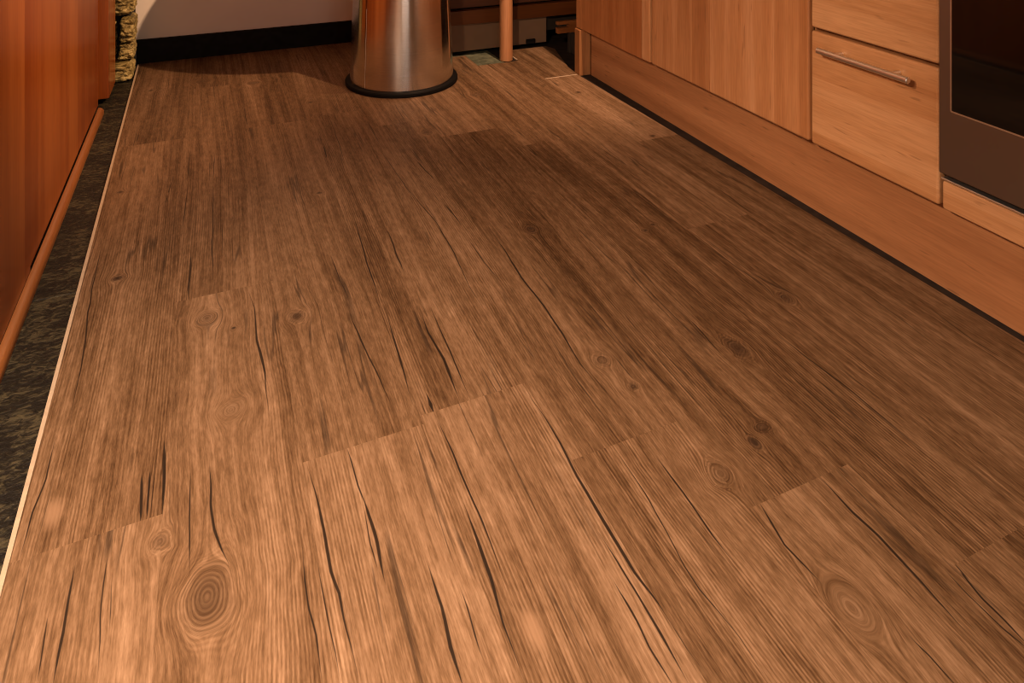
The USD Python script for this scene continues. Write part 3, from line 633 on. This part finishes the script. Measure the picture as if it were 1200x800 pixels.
def bar_handle(parent, yc, z, length, x=XD):
    h = obj('handle', skew(tube((x - 0.026, yc - length / 2, z), (x - 0.026, yc + length / 2, z), 0.006)), STEEL, parent, label='brushed steel bar handle')
    for s in (-1, 1):
        obj('post', skew(tube((x + 0.001, yc + s * length * 0.31, z), (x - 0.026, yc + s * length * 0.31, z), 0.0042, 16)), STEEL, h)


ca = thing('base_cabinet', (1.45, 1.95, 0), 'alder base cabinet with one plain door at the far end of the right-hand run', 'cabinet')
obj('body', skew(rbox(XD + 0.021, 1.75, 1.722, 2.138, ZB + 0.002, ZT, 0.001, 1)), ALDER_BODY, ca)
obj('door', skew(rbox(XD, XD + 0.02, 1.7670, 2.175, ZB, ZT - 0.004, 0.0015)), ALDER_DARK, ca)
obj('door_edge', skew(rbox(XD - 0.0006, XD + 0.02, 1.7235, 1.7668, ZB, ZT - 0.004, 0.005)), ALDER_DOOR, ca, label='lighter stave along the door edge')
obj('end_panel', skew(rbox(XD + 0.0205, 1.76, 2.1385, 2.175, ZB - 0.002, ZT, 0.0015, 1)), ALDER_BODY, ca)
obj('leg_strip', skew(rbox(XD - 0.006, XD + 0.0355, 2.1385, 2.175, -0.004, ZB - 0.003, 0.0015, 1)), ALDER_BODY, ca)
cb = thing('base_cabinet', (1.45, 1.42, 0), 'alder base cabinet with a wide plain door left of the drawers', 'cabinet')
obj('body', skew(rbox(XD + 0.021, 1.75, 1.13, 1.72, ZB + 0.002, ZT, 0.001, 1)), ALDER_BODY, cb)
obj('door', skew(rbox(XD, XD + 0.02, 1.1320, 1.7160, ZB, ZT - 0.004, 0.006, 3)), ALDER_DOOR, cb)
cd = thing('drawer_unit', (1.45, 0.98, 0), 'alder drawer unit with steel bar handle beside the built-in oven', 'drawer unit')
obj('body', skew(rbox(XD + 0.021, 1.75, 0.838, 1.128, ZB + 0.002, ZT, 0.001, 1)), ALDER_BODY, cd)
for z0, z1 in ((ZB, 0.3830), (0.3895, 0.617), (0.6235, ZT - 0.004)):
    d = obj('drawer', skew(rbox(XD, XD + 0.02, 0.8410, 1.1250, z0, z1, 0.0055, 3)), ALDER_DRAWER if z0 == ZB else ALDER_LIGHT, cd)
    bar_handle(d, 0.980, z1 - 0.028, 0.205)
co = thing('oven', (1.45, 0.54, 0), 'built-in steel oven with black glass door at the right edge', 'oven')
obj('body', skew(rbox(XD + 0.012, 1.72, 0.24, 0.834, 0.2035, 0.80, 0.001, 1)), BLACKPLASTIC, co)
obj('bottom_trim', skew(rbox(XD - 0.004, XD + 0.011, 0.243, 0.834, 0.2015, 0.2045, 0.0008, 1)), CHROME, co, label='bright chrome strip')
gy, gz = 0.8125, 0.3215
od = obj('door', skew(rbox(XD - 0.008, XD + 0.0115, 0.243, 0.835, 0.213, 0.745, 0.002)), OVENSTEEL, co, label='dark satin steel door frame')
obj('glass_trim', skew(rbox(XD - 0.0092, XD - 0.004, 0.266, gy + 0.0022, gz - 0.0022, 0.71, 0.0045, 2)), CHROME, od)
obj('glass', skew(rbox(XD - 0.0096, XD - 0.0045, 0.268, gy, gz, 0.708, 0.0045, 2)), OVENGLASS, od, label='black glass pane')
obj('handle', skew(tube((XD - 0.045, 0.28, 0.722), (XD - 0.045, 0.80, 0.722), 0.008)), STEEL, od)
for y in (0.31, 0.77):
    obj('handle_post', skew(tube((XD - 0.007, y, 0.722), (XD - 0.045, y, 0.722), 0.006, 16)), STEEL, od)
obj('control_panel', skew(rbox(XD - 0.008, XD + 0.0115, 0.243, 0.835, 0.75, 0.86, 0.002)), OVENSTEEL, co)
cs = thing('oven_base_panel', (XD, 0.54, ZB), 'low alder strip panel directly under the oven', 'panel')
obj('front', skew(rbox(XD - 0.001, XD + 0.02, 0.243, 0.8335, ZB, 0.1985, 0.003)), ALDER_DRAWER, cs)
obj('backing', skew(rbox(XD + 0.0215, 1.7, 0.243, 0.8335, ZB + 0.002, 0.198, 0.001, 1)), ALDER_BODY, cs)
cn = thing('base_cabinet', (1.45, -0.2, 0), 'alder base cabinet next to the photographer right of the oven', 'cabinet')
obj('body', skew(rbox(XD + 0.021, 1.75, -0.6, 0.237, ZB + 0.002, ZT, 0.001, 1)), ALDER_BODY, cn)
obj('door', skew(rbox(XD, XD + 0.02, -0.6, 0.2365, ZB, ZT - 0.004, 0.004)), ALDER_DOOR, cn)
XK = 1.1765
k1 = obj('kickboard', skew(rbox(XK, XK + 0.018, 1.7064, 2.1375, -0.0045, ZB - 0.004, 0.0003, 1)), ALDER_KICK, label='short alder kickboard under the far cabinet door', cat='kickboard')
k2 = obj('kickboard', skew(rbox(XK, XK + 0.018, -0.6, 1.7055, -0.0045, ZB - 0.004, 0.0003, 1)), ALDER_KICK, label='long alder kickboard under the wide door, drawers and oven', cat='kickboard')
obj('worktop', skew(rbox(1.13, 1.855, -0.6, 2.18, 0.863, 0.90, 0.004)), BLACKSTONE, label='dark stone worktop along the right-hand cabinets', cat='worktop')

# ------------------------------------------------------------------ far right corner: cabinet under the round-ended table, its leg, a slotted batten
bc = thing('base_cabinet', (1.1, 2.68, 0), 'dark wooden cabinet with taupe plinth behind the round leg', 'cabinet')
obj('plinth', rbox(0.74, 1.216, 2.524, 2.542, 0.011, 0.112, 0.001, 1), TAUPE, bc)
obj('bottom_rail', rbox(0.74, 1.40, 2.496, 2.53, 0.114, 0.166, 0.004), SHADED_RAILWOOD, bc)
obj('door', rbox(0.742, 1.07, 2.512, 2.532, 0.172, 0.72, 0.003), SHADED_DARKWOOD, bc)
obj('door', rbox(1.074, 1.40, 2.512, 2.532, 0.172, 0.72, 0.003), SHADED_DARKWOOD, bc)
obj('body', rbox(0.74, 1.40, 2.544, YW - 0.016, 0.05, 0.725, 0.001, 1), CAVITY, bc)
obj('plinth_clip', rbox(1.128, 1.166, 2.515, 2.5245, 0.012, 0.03, 0.003), BLACKPLASTIC, bc)
bb = thing('table', (1.0, 2.41, 0), 'round wooden leg of a round-ended table behind the steel bin', 'table')
obj('leg', tube((1.0, 2.41, -0.005), (1.0, 2.41, 0.7355), 0.0236, 40, 0.002), BEECH_LEG, bb, label='round turned light wood leg')
TC, TR = (0.709, 2.237), 0.353
arc = [(TC[0] + TR * math.cos(t), TC[1] + TR * math.sin(t)) for t in np.linspace(-math.pi * 0.49, -math.pi * 1.5, 60)]
obj('top', prism([(1.156, 2.184), (1.156, 2.075), (0.745, 2.075)] + arc + [(TC[0], YW - 0.016), (1.80, YW - 0.016), (1.80, 2.184)], 0.736, 0.76), ALDER_RAIL, bb, smooth=30)
bt = thing('slotted_batten', (1.2, 2.40, 0.07), 'short wooden batten with a dark slot in the corner gap', 'batten')
sl = trimesh.boolean.difference([rbox(1.20, 1.30, 2.395, 2.415, 0.072, 0.116, 0.002, 1), rbox(1.18, 1.248, 2.38, 2.43, 0.093, 0.105, 0.004)], engine='manifold')
obj('bar', sl, ALDER_RAIL, bt)
obj('block', rbox(1.255, 1.30, 2.18, 2.3945, -0.004, 0.07, 0.002, 1), CAVITY, bt)
obj('fixing', rbox(1.25, 1.30, 2.3955, 2.4145, -0.004, 0.0715, 0.002, 1), CAVITY, bt)

# ------------------------------------------------------------------ the bin
BX, BY = 0.594, 2.321
bn = thing('waste_bin', (BX, BY, 0), 'tall round brushed steel waste bin on a black base ring', 'waste bin')
obj('base_ring', lathe([(0, 0.0004), (0.179, 0.0004), (0.1815, 0.002), (0.1815, 0.0105), (0.1795, 0.0135), (0.1705, 0.0155), (0, 0.0155)], (BX, BY)), BLACKPLASTIC, bn, label='black plastic base ring')
obj('body', lathe([(0.160, 0.0156), (0.1668, 0.0158), (0.1672, 0.017), (0.158, 0.26), (0.152, 0.52), (0.150, 0.52)], (BX, BY), 160), MATS['brushed_bin_steel'], bn, smooth=60)
am = math.radians(-104.3 - 43)
sx, sy = math.cos(am), math.sin(am)
obj('seam', tube((BX + sx * 0.1669, BY + sy * 0.1669, 0.018), (BX + sx * 0.1578, BY + sy * 0.1578, 0.26), 0.0008, 8, 0.0002), CHROME, bn)
obj('collar', lathe([(0.140, 0.5205), (0.156, 0.5205), (0.157, 0.53), (0.156, 0.55), (0.140, 0.55)], (BX, BY)), BLACKPLASTIC, bn)
obj('lid', lathe([(0.0, 0.63), (0.05, 0.627), (0.10, 0.61), (0.14, 0.58), (0.154, 0.551), (0.150, 0.5505), (0, 0.5505)][::-1], (BX, BY)), STEEL, bn, smooth=60)

# ------------------------------------------------------------------ spotlights on rods
for place, aim, power, cone, soft, col, rad, text in SPOTS:
    sp, ax = np.array(place), np.array(aim) / np.linalg.norm(aim)
    lamp = thing('spotlight', sp, text, 'lamp')
    head = trimesh.creation.revolve([(0.0, 0.085), (0.030, 0.085), (0.034, 0.08), (0.050, -0.012), (0.048, -0.012), (0.032, 0.077), (0.0, 0.08)], sections=48)
    head.apply_transform(trimesh.geometry.align_vectors((0, 0, -1), ax))
    head.apply_translation(sp)
    obj('lamp_head', head, STEEL, lamp)
    top = sp - ax * 0.088
    obj('rod', tube(top, (top[0], top[1], 2.399), 0.006, 16), STEEL, lamp)
    s = UsdLux.SphereLight.Define(stage, lamp + '/bulb')
    z = -ax
    x = np.cross((0, 0, 1), z)
    x /= np.linalg.norm(x)
    y = np.cross(z, x)
    s.AddTransformOp().Set(Gf.Matrix4d(*x, 0, *y, 0, *z, 0, 0, 0, 0, 1))
    s.CreateRadiusAttr(rad)
    s.CreateColorAttr(Gf.Vec3f(*col))
    s.CreateIntensityAttr(power / (4 * math.pi * rad ** 2))
    sh = UsdLux.ShapingAPI.Apply(s.GetPrim())
    sh.CreateShapingConeAngleAttr(cone)
    sh.CreateShapingConeSoftnessAttr(soft)
